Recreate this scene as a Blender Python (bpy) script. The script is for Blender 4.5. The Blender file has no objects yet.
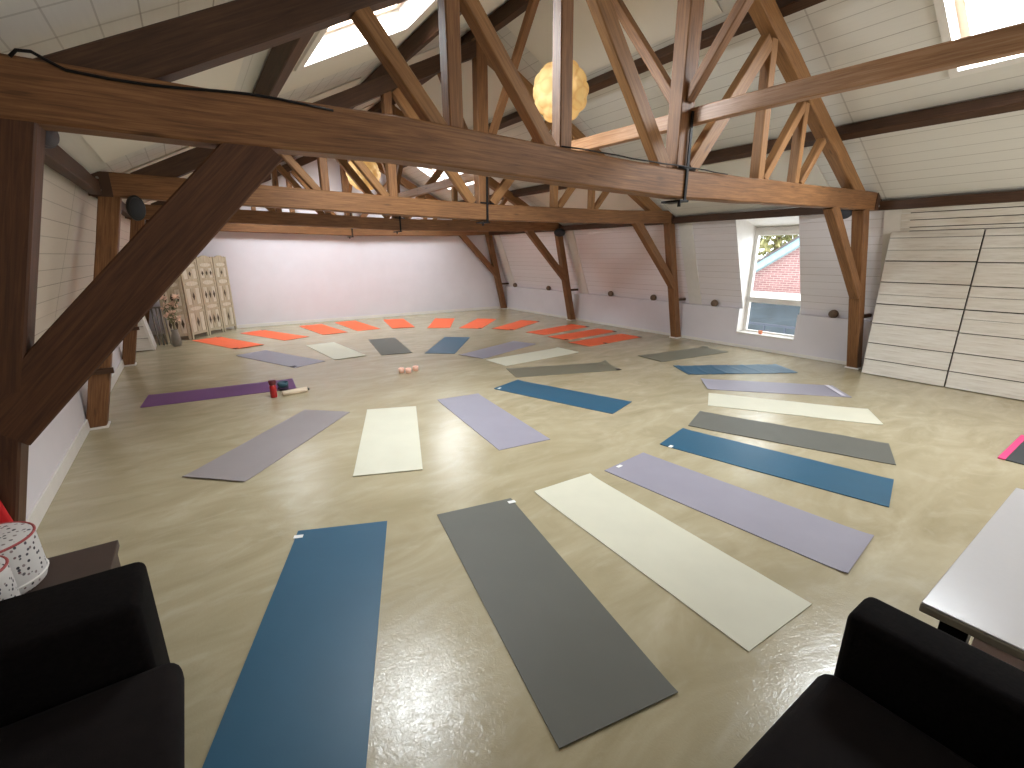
import bpy, bmesh, math, random
from mathutils import Vector, Matrix, noise
random.seed(7)
PI = math.pi
scene = bpy.context.scene
COL = scene.collection
CAMZ = 1.90

# ------------------------------------------------------------------ helpers
def srgb(r, g, b, a=1.0):
    def c(v):
        v /= 255.0
        return v / 12.92 if v <= 0.04045 else ((v + 0.055) / 1.055) ** 2.4
    return (c(r), c(g), c(b), a)

def tag(o, label=None, cat=None, group=None, kind=None):
    if label: o['label'] = label
    if cat: o['category'] = cat
    if group: o['group'] = group
    if kind: o['kind'] = kind
    return o

def empty(name, loc, label=None, cat=None, group=None):
    o = bpy.data.objects.new(name, None)
    o.location = loc
    o.empty_display_size = 0.1
    COL.objects.link(o)
    return tag(o, label, cat, group)

def build(name, bm, mats, parent=None, smooth=False, origin=None):
    """turn a bmesh (world coordinates) into one object; children keep world placement"""
    me = bpy.data.meshes.new(name)
    bmesh.ops.recalc_face_normals(bm, faces=bm.faces[:])
    if origin is None:
        if len(bm.verts):
            xs = [v.co for v in bm.verts]
            origin = Vector(((min(v.x for v in xs) + max(v.x for v in xs)) / 2,
                             (min(v.y for v in xs) + max(v.y for v in xs)) / 2,
                             min(v.z for v in xs)))
        else:
            origin = Vector((0, 0, 0))
    origin = Vector(origin)
    bmesh.ops.translate(bm, verts=bm.verts[:], vec=-origin)
    if smooth:
        for f in bm.faces: f.smooth = True
    bm.to_mesh(me); bm.free()
    if not isinstance(mats, (list, tuple)): mats = [mats]
    for m in mats: me.materials.append(m)
    o = bpy.data.objects.new(name, me)
    COL.objects.link(o)
    if parent is not None:
        o.parent = parent
        o.location = origin - Vector(parent.location) if parent.parent is None else origin - Vector(parent.location) - Vector(parent.parent.location)
    else:
        o.location = origin
    return o

def copy_tree(src, parent=None):
    c = src.copy(); COL.objects.link(c)
    if parent is not None: c.parent = parent
    for ch in list(src.children): copy_tree(ch, c)
    return c

def add_box(bm, lo, hi, mat=0, bevel=0.0, seg=2, M=None):
    x0, y0, z0 = lo; x1, y1, z1 = hi
    t = bmesh.new()
    bmesh.ops.create_cube(t, size=1)
    for v in t.verts:
        v.co = Vector(((x0 + x1) / 2 + v.co.x * (x1 - x0), (y0 + y1) / 2 + v.co.y * (y1 - y0), (z0 + z1) / 2 + v.co.z * (z1 - z0)))
    if bevel > 0:
        bmesh.ops.bevel(t, geom=t.edges[:], offset=bevel, segments=seg, affect='EDGES', profile=0.5)
    if M is not None: bmesh.ops.transform(t, matrix=M, verts=t.verts[:])
    for f in t.faces: f.material_index = mat
    merge(bm, t)

def merge(bm, t):
    vm = {v: bm.verts.new(v.co) for v in t.verts}
    uvs = t.loops.layers.uv.active
    uvd = bm.loops.layers.uv.verify() if uvs else None
    for f in t.faces:
        try: nf = bm.faces.new([vm[v] for v in f.verts])
        except ValueError: continue
        nf.material_index = f.material_index; nf.smooth = f.smooth
        if uvs:
            for a, b in zip(f.loops, nf.loops): b[uvd].uv = a[uvs].uv
    t.free()

def quad(bm, pts, mat=0, uv=None):
    f = bm.faces.new([bm.verts.new(Vector(p)) for p in pts]); f.material_index = mat
    if uv:
        l = bm.loops.layers.uv.verify()
        for lp, q in zip(f.loops, uv): lp[l].uv = q
    return f

def add_beam(bm, pts, w, h, up=None, cham=0.008, jit=0.003, seed=0):
    """timber: an octagonal (chamfered) section swept along pts; w across, h along up. UV u = metres along the grain"""
    pts = [Vector(p) for p in pts]
    # resample
    dense = [pts[0]]
    for a, b in zip(pts, pts[1:]):
        n = max(1, int((b - a).length / 0.5))
        for i in range(1, n + 1): dense.append(a.lerp(b, i / n))
    rnd = random.Random(seed)
    luv = bm.loops.layers.uv.verify()
    rings = []; L = 0; us = []
    off = rnd.random() * 20
    for i, p in enumerate(dense):
        d = (dense[min(i + 1, len(dense) - 1)] - dense[max(i - 1, 0)]).normalized()
        u = Vector(up) if up is not None else Vector((0, 0, 1))
        u = (u - d * u.dot(d)).normalized()
        s = d.cross(u).normalized()
        if i: L += (p - dense[i - 1]).length
        us.append(L + off)
        sec = [(-w / 2 + cham, -h / 2), (w / 2 - cham, -h / 2), (w / 2, -h / 2 + cham), (w / 2, h / 2 - cham),
               (w / 2 - cham, h / 2), (-w / 2 + cham, h / 2), (-w / 2, h / 2 - cham), (-w / 2, -h / 2 + cham)]
        js, ju = (rnd.uniform(-jit, jit), rnd.uniform(-jit, jit)) if 0 < i < len(dense) - 1 else (0, 0)
        rings.append([bm.verts.new(p + s * (a + js) + u * (b + ju)) for a, b in sec])
    per = [0, w - 2 * cham, w - cham, w + h - 3 * cham, w + h - 2 * cham, 2 * w + h, 2 * w + h + cham, 2 * w + 2 * h, 2 * w + 2 * h + cham]
    for i in range(len(rings) - 1):
        for k in range(8):
            k2 = (k + 1) % 8
            f = bm.faces.new([rings[i][k], rings[i][k2], rings[i + 1][k2], rings[i + 1][k]])
            for lp, q in zip(f.loops, [(us[i], per[k]), (us[i], per[k + 1]), (us[i + 1], per[k + 1]), (us[i + 1], per[k])]):
                lp[luv].uv = q
    for r in (rings[0], rings[-1]):
        f = bm.faces.new(r)
        for lp, k in zip(f.loops, range(8)): lp[luv].uv = (off + 0.02 * k, 0.03 * k)

def add_lathe(bm, prof, c=(0, 0, 0), n=24, mat=0, M=None, squash=None, cap=True):
    rings = []
    t = bmesh.new()
    for r, z in prof:
        ring = []
        for i in range(n):
            a = 2 * PI * i / n
            ring.append(t.verts.new(Vector((r * math.cos(a), r * math.sin(a) * (squash or 1), z))))
        rings.append(ring)
    for a, b in zip(rings, rings[1:]):
        for i in range(n):
            j = (i + 1) % n
            f = t.faces.new([a[i], a[j], b[j], b[i]]); f.smooth = True; f.material_index = mat
    if cap:
        for r in (rings[0], rings[-1]):
            f = t.faces.new(r); f.material_index = mat
    if M is not None: bmesh.ops.transform(t, matrix=M, verts=t.verts[:])
    bmesh.ops.translate(t, verts=t.verts[:], vec=Vector(c))
    merge(bm, t)

def add_tube(bm, pts, r, n=8, mat=0):
    pts = [Vector(p) for p in pts]
    rings = []
    ref = Vector((0, 0, 1))
    for i, p in enumerate(pts):
        d = (pts[min(i + 1, len(pts) - 1)] - pts[max(i - 1, 0)]).normalized()
        a = ref if abs(d.dot(ref)) < 0.95 else Vector((1, 0, 0))
        s = d.cross(a).normalized(); u = s.cross(d)
        rr = r[i] if isinstance(r, (list, tuple)) else r
        rings.append([bm.verts.new(p + (s * math.cos(2 * PI * k / n) + u * math.sin(2 * PI * k / n)) * rr) for k in range(n)])
    for a, b in zip(rings, rings[1:]):
        for k in range(n):
            f = bm.faces.new([a[k], a[(k + 1) % n], b[(k + 1) % n], b[k]]); f.smooth = True; f.material_index = mat
    for rg in (rings[0], rings[-1]):
        f = bm.faces.new(rg); f.material_index = mat

def add_prism(bm, poly, y0, y1, mat=0, axis='y'):
    """extrude a polygon given in (x,z) along y"""
    def P(p, t): return Vector((p[0], t, p[1])) if axis == 'y' else (Vector((t, p[0], p[1])) if axis == 'x' else Vector((p[0], p[1], t)))
    a = [bm.verts.new(P(p, y0)) for p in poly]; b = [bm.verts.new(P(p, y1)) for p in poly]
    n = len(poly)
    fs = [bm.faces.new(a), bm.faces.new(b[::-1])]
    for i in range(n): fs.append(bm.faces.new([a[i], b[i], b[(i + 1) % n], a[(i + 1) % n]]))
    for f in fs: f.material_index = mat

# ------------------------------------------------------------------ materials
class NT:
    def __init__(self, name):
        self.m = bpy.data.materials.new(name); self.m.use_nodes = True
        self.t = self.m.node_tree; self.n = self.t.nodes; self.l = self.t.links
        self.b = self.n['Principled BSDF']; self.out = self.n['Material Output']
    def N(self, typ, **kw):
        nd = self.n.new(typ)
        for k, v in kw.items():
            if k in nd.inputs: nd.inputs[k].default_value = v
            else: setattr(nd, k, v)
        return nd
    def L(self, a, b): self.l.new(a, b)
    def coord(self, kind='Object'): return self.N('ShaderNodeTexCoord').outputs[kind]
    def mapping(self, src, scale=(1, 1, 1), rot=(0, 0, 0), loc=(0, 0, 0)):
        mp = self.N('ShaderNodeMapping'); mp.inputs['Scale'].default_value = scale
        mp.inputs['Rotation'].default_value = rot; mp.inputs['Location'].default_value = loc
        self.L(src, mp.inputs['Vector']); return mp.outputs['Vector']
    def noise(self, vec, scale=5, detail=4, rough=0.55, dist=0.0):
        nd = self.N('ShaderNodeTexNoise'); nd.inputs['Scale'].default_value = scale; nd.inputs['Detail'].default_value = detail
        nd.inputs['Roughness'].default_value = rough; nd.inputs['Distortion'].default_value = dist
        self.L(vec, nd.inputs['Vector']); return nd.outputs['Fac']
    def ramp(self, fac, stops):
        r = self.N('ShaderNodeValToRGB'); e = r.color_ramp.elements
        while len(e) > 1: e.remove(e[-1])
        e[0].position = stops[0][0]; e[0].color = stops[0][1]
        for p, c in stops[1:]:
            q = e.new(p); q.color = c
        self.L(fac, r.inputs['Fac']); return r.outputs['Color']
    def mix(self, fac, a, b, mode='MIX'):
        m = self.N('ShaderNodeMix', data_type='RGBA', blend_type=mode)
        for s, v in ((m.inputs[0], fac), (m.inputs[6], a), (m.inputs[7], b)):
            if hasattr(v, 'is_output'): self.L(v, s)
            elif isinstance(v, (int, float)): s.default_value = v
            else: s.default_value = v
        return m.outputs[2]
    def math(self, op, a, b=0.0, c=None):
        m = self.N('ShaderNodeMath', operation=op)
        for i, v in enumerate((a, b, c)):
            if v is None: continue
            if hasattr(v, 'is_output'): self.L(v, m.inputs[i])
            else: m.inputs[i].default_value = v
        return m.outputs[0]
    def bump(self, h, strength=0.2, dist=0.01):
        b = self.N('ShaderNodeBump'); b.inputs['Strength'].default_value = strength; b.inputs['Distance'].default_value = dist
        self.L(h, b.inputs['Height']); self.L(b.outputs['Normal'], self.b.inputs['Normal'])
    def set(self, **kw):
        for k, v in kw.items():
            s = self.b.inputs[k.replace('_', ' ')]
            if hasattr(v, 'is_output'): self.L(v, s)
            else: s.default_value = v
        return self

def plain(name, col, rough=0.6, metal=0.0, var=0.08, scale=8, bump=0.0, spec=0.5):
    t = NT(name)
    v = t.noise(t.coord('Object'), scale, 3)
    dark = tuple(c * (1 - var) for c in col[:3]) + (1,); lite = tuple(min(1, c * (1 + var)) for c in col[:3]) + (1,)
    t.set(Base_Color=t.ramp(v, [(0.3, dark), (0.7, lite)]), Roughness=rough, Metallic=metal)
    t.b.inputs['Specular IOR Level'].default_value = spec
    if bump: t.bump(t.noise(t.coord('Object'), scale * 12, 3), bump, 0.004)
    return t.m

def wood_mat(name, dark, mid, lite, rough=0.55):
    t = NT(name)
    uv = t.coord('UV')
    g = t.noise(t.mapping(uv, (0.9, 22, 1)), 3.0, 6, 0.65, 0.6)
    b = t.noise(t.mapping(uv, (0.7, 2.2, 1)), 1.6, 3, 0.6)
    c = t.ramp(g, [(0.25, dark), (0.5, mid), (0.78, lite)])
    c2 = t.mix(t.math('MULTIPLY', b, 0.75), c, dark)
    vo = t.N('ShaderNodeTexVoronoi'); vo.inputs['Scale'].default_value = 1.0
    t.L(t.mapping(uv, (1.6, 7.0, 1)), vo.inputs['Vector'])
    kn = t.ramp(vo.outputs['Distance'], [(0.0, (1, 1, 1, 1)), (0.13, (0, 0, 0, 1))])
    c3 = t.mix(t.math('MULTIPLY', kn, 0.8), c2, tuple(x * 0.35 for x in dark[:3]) + (1,))
    t.set(Base_Color=c3, Roughness=rough)
    t.b.inputs['Specular IOR Level'].default_value = 0.35
    t.bump(g, 0.25, 0.004)
    return t.m

M = {}
M['wood'] = wood_mat('old_timber', srgb(78, 49, 28), srgb(140, 97, 60), srgb(178, 132, 86))
M['wood_deep_shaded'] = wood_mat('deep_shaded_timber', srgb(52, 30, 18), srgb(92, 58, 36), srgb(122, 82, 52))  # dark stain plus backlit shade put into the colour, nearest left post and brace
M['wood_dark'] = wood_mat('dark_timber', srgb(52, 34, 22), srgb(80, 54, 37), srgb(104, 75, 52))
M['wood_light'] = wood_mat('light_timber', srgb(120, 84, 56), srgb(178, 134, 98), srgb(210, 172, 138), 0.4)
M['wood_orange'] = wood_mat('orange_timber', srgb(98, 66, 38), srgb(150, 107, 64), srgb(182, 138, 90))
M['steel'] = plain('grey_metal', srgb(140, 136, 132), .35, .7)
M['iron'] = plain('black_iron', srgb(32, 30, 30), 0.5, 0.7)
M['white'] = plain('white_paint', srgb(226, 222, 216), 0.55, var=0.03)
M['plaster'] = plain('white_plaster', srgb(220, 216, 222), 0.7, var=0.025, scale=2)
M['panel'] = plain('cream_board', srgb(228, 224, 214), 0.75, var=0.02, scale=1.5)

def boards_mat(name, base, line, pitch, joint=None, width=0.03, jstr=.7):
    """painted boards: UV u = metres along the board, v = metres across"""
    t = NT(name)
    uv = t.coord('UV')
    sp = t.N('ShaderNodeSeparateXYZ'); t.L(uv, sp.inputs[0])
    v = t.math('DIVIDE', sp.outputs[1], pitch)
    fr = t.math('FRACT', v)
    ln = t.math('MAXIMUM', t.math('LESS_THAN', fr, width), 0.0)
    idx = t.math('FLOOR', v)
    wn = t.N('ShaderNodeTexWhiteNoise', noise_dimensions='1D'); t.L(idx, wn.inputs['W'])
    lw = t.math('MULTIPLY', ln, t.math('ADD', 0.35, t.math('MULTIPLY', wn.outputs['Value'], 0.5)))
    g = t.noise(t.mapping(uv, (1.2, 14, 1)), 3, 4, 0.6)
    light = t.mix(g, tuple(c * 0.93 for c in base[:3]) + (1,), tuple(min(1, c * 1.04) for c in base[:3]) + (1,))
    tone = t.mix(t.math('MULTIPLY', wn.outputs['Value'], 0.10), light, tuple(c * 0.7 for c in base[:3]) + (1,))
    col = t.mix(lw, tone, line)
    h = t.math('SUBTRACT', 1.0, ln)
    if joint:
        u0, per, half = joint
        a = t.math('FRACT', t.math('DIVIDE', t.math('SUBTRACT', sp.outputs[0], u0 - half), per))
        b = t.math('FRACT', t.math('DIVIDE', t.math('SUBTRACT', sp.outputs[0], u0 + half), per))
        j = t.math('MAXIMUM', t.math('LESS_THAN', a, 0.0045), t.math('LESS_THAN', b, 0.0045))
        col = t.mix(t.math('MULTIPLY', j, jstr), col, line)
    t.set(Base_Color=col, Roughness=0.6)
    t.bump(h, 0.35, 0.006)
    return t.m
M['roof'] = boards_mat('painted_roof_boards', srgb(219, 217, 210), srgb(140, 134, 124), 0.19, joint=(3.075, 3.728, 0.16), width=0.045, jstr=.4)
M['rake'] = boards_mat('painted_wall_boards', srgb(232, 227, 230), srgb(172, 160, 156), 0.135, width=0.05)
M['rake_left'] = boards_mat('painted_left_boards', srgb(218, 210, 199), srgb(138, 128, 116), 0.145, joint=(6.42, 3.728, 0.0), width=0.045)

# polished cast floor
t = NT('polished_cast_floor')
oc = t.coord('Object')
n0 = t.noise(oc, 0.45, 3, 0.55)
n1 = t.noise(t.mapping(oc, (0.9, 2.2, 1), (0, 0, 0.75)), 1.0, 6, 0.6, 1.3)
n2 = t.noise(t.mapping(oc, (1.0, 2.2, 1), (0, 0, 0.5)), 1.6, 5, 0.62, 1.9)
c = t.ramp(n1, [(0.28, srgb(158, 147, 117)), (0.5, srgb(174, 163, 134)), (0.72, srgb(188, 178, 151))])
c = t.mix(t.math('MULTIPLY', t.ramp(n2, [(0.52, (0, 0, 0, 1)), (0.75, (1, 1, 1, 1))]), 0.3), c, srgb(208, 200, 180))
c = t.mix(t.math('MULTIPLY', t.ramp(n0, [(0.35, (1, 1, 1, 1)), (0.6, (0, 0, 0, 1))]), 0.35), c, srgb(150, 137, 104))
t.set(Base_Color=c, Roughness=t.ramp(n2, [(0.3, (0.17, 0.17, 0.17, 1)), (0.7, (0.27, 0.27, 0.27, 1))]))
t.b.inputs['Specular IOR Level'].default_value = 0.5
t.bump(t.math('ADD', n1, t.math('ADD', t.math('MULTIPLY', t.noise(oc, 9, 4, 0.6, 1.0), 0.3), t.math('MULTIPLY', t.noise(oc, 30, 3, 0.65, 2.0), 0.45))), 0.13, 0.02)
M['floor'] = t.m

# glass
t = NT('window_glass')
tr = t.N('ShaderNodeBsdfTransparent'); gl = t.N('ShaderNodeBsdfGlossy'); gl.inputs['Roughness'].default_value = 0.02
lw = t.N('ShaderNodeLayerWeight'); lw.inputs['Blend'].default_value = .5
fz_out = t.math('ADD', t.math('MULTIPLY', t.math('POWER', lw.outputs['Facing'], 4.0), .6), .04)
tr.inputs['Color'].default_value = (0.97, 0.985, 0.98, 1)
mx = t.N('ShaderNodeMixShader'); t.L(fz_out, mx.inputs[0]); t.L(tr.outputs[0], mx.inputs[1]); t.L(gl.outputs[0], mx.inputs[2])
t.L(mx.outputs[0], t.out.inputs['Surface'])
M['glass'] = t.m

def mat_mat(name, col, rough=0.75):
    t = NT(name)
    oc = t.coord('Object')
    a = t.noise(oc, 3.0, 3); b = t.noise(oc, 180, 2)
    d = tuple(x * 0.965 for x in col[:3]) + (1,); l = tuple(min(1, x * 1.03) for x in col[:3]) + (1,)
    t.set(Base_Color=t.ramp(a, [(0.3, d), (0.7, l)]), Roughness=rough)
    t.b.inputs['Specular IOR Level'].default_value = 0.4
    t.bump(b, 0.15, 0.002)
    return t.m
MC = dict(blue=mat_mat('blue_mat_foam', srgb(42, 88, 114), 0.42), grey=mat_mat('dark_grey_mat_foam', srgb(96, 96, 89), 0.55),
          cream=mat_mat('cream_mat_foam', srgb(206, 203, 184), 0.6), lav=mat_mat('lavender_mat_foam', srgb(147, 143, 155), 0.5),
          orange=mat_mat('orange_mat_foam', srgb(240, 108, 66), 0.7), purple=mat_mat('purple_mat_foam', srgb(114, 74, 122), 0.7),
          olive=mat_mat('olive_grey_mat_foam', srgb(112, 108, 92), 0.55), warm=mat_mat('warm_grey_mat_foam', srgb(146, 138, 138), 0.6))
M['tag_white'] = plain('white_label', srgb(235, 235, 232), 0.5)
M['tag_black'] = plain('black_label', srgb(40, 34, 34), 0.6)

# ------------------------------------------------------------------ room measures (metres)
XL, XR = -1.19, 9.51          # knee walls
ZK = 0.80                     # knee wall height
XLI, XRI = -1.32, 9.64        # foot of the raked boarding
XLT, XRT = -0.74, 8.92        # head of the raked boarding
YN, YF = -3.0, 14.36          # near and far walls
SL = 0.52
def roofz(x): return 2.68 + SL * (x + 0.70) if x < 4.08 else 2.68 + SL * (8.86 - x)
ZTL, ZTR = roofz(XLT), roofz(XRT)
RIDGE = 4.08
TY = [3.075, 6.77, 10.50, 14.22]

def struct(o): o['kind'] = 'structure'; return o

# floor
bm = bmesh.new(); quad(bm, [(XL - 0.6, YN - .1, 0), (XR + 0.6, YN - .1, 0), (XR + 0.6, YF + .3, 0), (XL - 0.6, YF + .3, 0)])
struct(build('floor', bm, M['floor'], origin=(0, 0, 0)))

# ceiling: both roof slopes with skylight openings
SKY = {'L': [(1.22, 2.30, 3.95, 5.35), (1.22, 2.3, 11.6, 12.9)],
       'R': [(5.95, 6.83, 0.55, 1.87), (5.75, 6.75, 11.5, 13.1)]}
def slope(bm, side):
    xs = [XLT, RIDGE] if side == 'L' else [RIDGE, XRT]
    ys = [YN - .1, YF + .1]
    for h in SKY[side]: xs += [h[0], h[1]]; ys += [h[2], h[3]]
    xs = sorted(set(xs)); ys = sorted(set(ys))
    k = math.sqrt(1 + SL * SL)
    for a, b in zip(xs, xs[1:]):
        for c_, d in zip(ys, ys[1:]):
            if any(h[0] <= a and b <= h[1] and h[2] <= c_ and d <= h[3] for h in SKY[side]): continue
            P = [(a, c_), (b, c_), (b, d), (a, d)]
            quad(bm, [(x, y, roofz(x) if 0 else (2.68 + SL * (x + .7) if side == 'L' else 2.68 + SL * (8.86 - x))) for x, y in P],
                 uv=[(y, x * k) for x, y in P])
bm = bmesh.new(); slope(bm, 'L'); slope(bm, 'R')
bmesh.ops.remove_doubles(bm, verts=bm.verts[:], dist=1e-5)
struct(build('ceiling', bm, M['roof'], origin=(0, 0, 0)))

# long walls (knee wall, ledge, raked boards). Right wall has the window opening
WY0, WY1, WZ0, WXG = 4.20, 5.36, 0.30, 9.77
def longwall(side, openings):
    bm = bmesh.new()
    x0, xi, xt, zt = (XL, XLI, XLT, ZTL) if side == 'L' else (XR, XRI, XRT, ZTR)
    ys = sorted(set([YN - .1, YF + .1] + [v for o in openings for v in o]))
    kk = math.hypot(xt - xi, zt - ZK)
    for a, b in zip(ys, ys[1:]):
        hole = any(o[0] <= a and b <= o[1] for o in openings)
        ztop = WZ0 if hole else ZK
        quad(bm, [(x0, a, 0), (x0, b, 0), (x0, b, ztop), (x0, a, ztop)], 0, [(a, 0), (b, 0), (b, ztop), (a, ztop)])
        if hole: continue
        quad(bm, [(x0, a, ZK), (x0, b, ZK), (xi, b, ZK), (xi, a, ZK)], 0, [(a, 0), (b, 0), (b, .1), (a, .1)])
        quad(bm, [(xi, a, ZK), (xi, b, ZK), (xt, b, zt), (xt, a, zt)], 1, [(a, 0), (b, 0), (b, kk), (a, kk)])
    if openings:
        for y, s in ((WY0, 1), (WY1, -1)):      # reveals
            quad(bm, [(x0, y, WZ0), (WXG + .1, y, WZ0), (WXG + .1, y, 2.42), (xt, y, zt), (xi, y, ZK), (x0, y, ZK)], 2)
        quad(bm, [(x0, WY0, WZ0), (x0, WY1, WZ0), (WXG + .1, WY1, WZ0), (WXG + .1, WY0, WZ0)], 2)
        quad(bm, [(xt, WY0, zt), (xt, WY1, zt), (WXG + .1, WY1, 2.42), (WXG + .1, WY0, 2.42)], 2)
    return bm
struct(build('wall_left', longwall('L', []), [M['plaster'], M['rake_left'], M['white']], origin=(XL, 0, 0)))
struct(build('wall_right', longwall('R', [(WY0, WY1)]), [M['plaster'], M['rake'], M['white']], origin=(XR, 0, 0)))
prof = [(XL - .2, 0), (XR + .2, 0), (XR + .2, ZK), (XRI + .05, ZK), (XRT, ZTR), (RIDGE, roofz(RIDGE) + .02), (XLT, ZTL), (XLI - .05, ZK), (XL - .2, ZK)]
for nm, y in (('wall_back', YF), ('wall_front', YN)):
    bm = bmesh.new(); quad(bm, [(x, y, z) for x, z in prof])
    struct(build(nm, bm, M['plaster'], origin=(4.1, y, 0)))

# baseboards
def baseboard(nm, lo, hi):
    bm = bmesh.new(); add_box(bm, lo, hi, bevel=.004); struct(build(nm, bm, M['white']))
baseboard('baseboard_left', (XL, YN, 0), (XL + .018, YF, .13))
baseboard('baseboard_right', (XR - .014, YN, 0), (XR, YF, .06))
baseboard('baseboard_back', (XL, YF - .016, 0), (XR, YF, .09))

# smooth cream boards and battens under the roof boarding (fixed trim)
ntrim = [0]
def trim(bm, mat):
    ntrim[0] += 1
    struct(build('trim_%d' % ntrim[0], bm, mat))
def roof_panel(side, x0, x1, y0, y1, th=0.02, mat=None):
    bm = bmesh.new()
    f = (lambda x: 2.68 + SL * (x + .7)) if side == 'L' else (lambda x: 2.68 + SL * (8.86 - x))
    add_prism(bm, [(x0, f(x0) - .002), (x1, f(x1) - .002), (x1, f(x1) - th), (x0, f(x0) - th)], y0, y1)
    trim(bm, mat or M['panel'])
for i in range(3):
    a, b = TY[i] + .48, TY[i + 1] - .48
    roof_panel('L', -0.50, 0.60, a, b)
    if i > 0: roof_panel('L', 1.10, 2.42, a, b if i != 2 else 11.5)
    if i == 0:
        roof_panel('L', 1.02, 1.14, a, b); roof_panel('L', 2.38, 2.50, a, b); roof_panel('L', 1.142, 2.378, 5.44, b)
    roof_panel('L', 2.85, 3.95, a, b)
    roof_panel('R', 4.25, 5.34, a + .1, b + .1)
    roof_panel('R', 7.52, 8.42, a, b)
# smooth raked battens behind the posts on the right wall
for ty in TY:
    for y0, y1 in ((ty - .44, ty - .12),):
        if 1:
            bm = bmesh.new()
            dx = -0.025
            add_prism(bm, [(XRI - .004, ZK + .002), (XRT - .004, ZTR - .004), (XRT + dx, ZTR - .004), (XRI + dx, ZK + .002)], y0, y1)
            trim(bm, M['white'])

# ------------------------------------------------------------------ skylights
def skylight(idx, side, h, sky=True):
    x0, x1, y0, y1 = h
    f = (lambda x: 2.68 + SL * (x + .7)) if side == 'L' else (lambda x: 2.68 + SL * (8.86 - x))
    nx = -SL if side == 'L' else SL
    nv = Vector((nx, 0, 1)).normalized()
    root = empty('window_%d' % idx, ((x0 + x1) / 2, (y0 + y1) / 2, f((x0 + x1) / 2)))
    root['kind'] = 'structure'
    def P(x, y, d): return Vector((x, y, f(x))) + nv * d
    # reveal lining
    bm = bmesh.new(); D = 0.20; w = 0.012
    c = [(x0, y0), (x1, y0), (x1, y1), (x0, y1)]
    for (a, b) in zip(c, c[1:] + c[:1]):
        quad(bm, [P(a[0], a[1], -.03), P(b[0], b[1], -.03), P(b[0], b[1], D), P(a[0], a[1], D)])
    # flat architrave round the opening
    m = .07
    o = [(x0 - m, y0 - m), (x1 + m, y0 - m), (x1 + m, y1 + m), (x0 - m, y1 + m)]
    for i in range(4):
        j = (i + 1) % 4
        quad(bm, [P(*c[i], -.03), P(*c[j], -.03), P(*o[j], -.03), P(*o[i], -.03)])
        quad(bm, [P(*o[i], -.03), P(*o[j], -.03), P(*o[j], 0), P(*o[i], 0)])
    bmesh.ops.remove_doubles(bm, verts=bm.verts[:], dist=1e-5)
    build('window_frame', bm, M['white'], root)
    # sash
    bm = bmesh.new(); s = .07
    ins = [(x0 + s, y0 + s), (x1 - s, y0 + s), (x1 - s, y1 - s), (x0 + s, y1 - s)]
    for i in range(4):
        j = (i + 1) % 4
        quad(bm, [P(*c[i], D - .05), P(*c[j], D - .05), P(*ins[j], D - .05), P(*ins[i], D - .05)])
        quad(bm, [P(*ins[i], D - .05), P(*ins[j], D - .05), P(*ins[j], D), P(*ins[i], D)])
    bmesh.ops.remove_doubles(bm, verts=bm.verts[:], dist=1e-5)
    build('sash', bm, M['sash'], root)
    bm = bmesh.new(); quad(bm, [P(*q, D - .01) for q in ins]); build('pane', bm, M['glass'], root)
    return P((x0 + x1) / 2, (y0 + y1) / 2, D + .05), nv, (x1 - x0) * math.sqrt(1 + SL * SL), y1 - y0
M['sash'] = plain('skylight_sash_pine', srgb(226, 196, 172), 0.4, var=.05)

def area(name, loc, d, sx, sy, power, col=(1, 1, 1), ydir=None):
    l = bpy.data.lights.new(name, 'AREA'); l.shape = 'RECTANGLE'; l.size = sx; l.size_y = sy; l.energy = power; l.color = col
    o = bpy.data.objects.new(name, l); COL.objects.link(o); o.location = loc
    z = -Vector(d).normalized()
    y = Vector(ydir or (0, 1, 0)); x = y.cross(z).normalized(); y = z.cross(x)
    Mx = Matrix((x, y, z)).transposed().to_4x4(); Mx.translation = Vector(loc)
    o.matrix_world = Mx
    return o
SKYP = {('L', 0): 280, ('L', 1): 215, ('R', 0): 220, ('R', 1): 140}
k = 2
for side in 'LR':
    for i, h in enumerate(SKY[side]):
        loc, nv, sx, sy = skylight(k, side, h)
        area('skylight_daylight', loc + nv * 0.03, -nv, sx * 1.1, sy * 1.1, SKYP[(side, i)], (0.90, 0.95, 1.0))
        k += 1

# ------------------------------------------------------------------ dormer window 1
root = empty('window_1', (WXG, (WY0 + WY1) / 2, WZ0)); root['kind'] = 'structure'
bm = bmesh.new()
F = .07
zt = 2.44; zm = 1.0
def bar(lo, hi): add_box(bm, lo, hi, bevel=.005)
bar((WXG - .04, WY0, WZ0), (WXG + .04, WY0 + F, zt)); bar((WXG - .04, WY1 - F, WZ0), (WXG + .04, WY1, zt))
bar((WXG - .04, WY0 + F - .01, WZ0), (WXG + .04, WY1 - F + .01, WZ0 + .06)); bar((WXG - .04, WY0 + F - .01, zt - .16), (WXG + .04, WY1 - F + .01, zt))
bar((WXG - .05, WY0 + F - .01, zm - .06), (WXG + .05, WY1 - F + .01, zm + .05))
build('window_frame', bm, M['white'], root)
bm = bmesh.new(); quad(bm, [(WXG, WY0 + F, zm + .05), (WXG, WY1 - F, zm + .05), (WXG, WY1 - F, zt - .16), (WXG, WY0 + F, zt - .16)]); build('pane', bm, M['glass'], root)
bm = bmesh.new(); quad(bm, [(WXG, WY0 + F, WZ0 + .06), (WXG, WY1 - F, WZ0 + .06), (WXG, WY1 - F, zm - .06), (WXG, WY0 + F, zm - .06)]); build('pane', bm, M['glass'], root)
bm = bmesh.new(); add_box(bm, (XR - .03, WY0 + .005, WZ0 - .0), (WXG - .04, WY1 - .005, WZ0 + .025), bevel=.006); build('window_sill', bm, M['white'], root)
area('window_daylight', (10.15, (WY0 + WY1) / 2, 2.75), (-1, 0, -.55), 1.1, 1.0, 60, (0.86, 0.93, 1.0))

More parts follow.
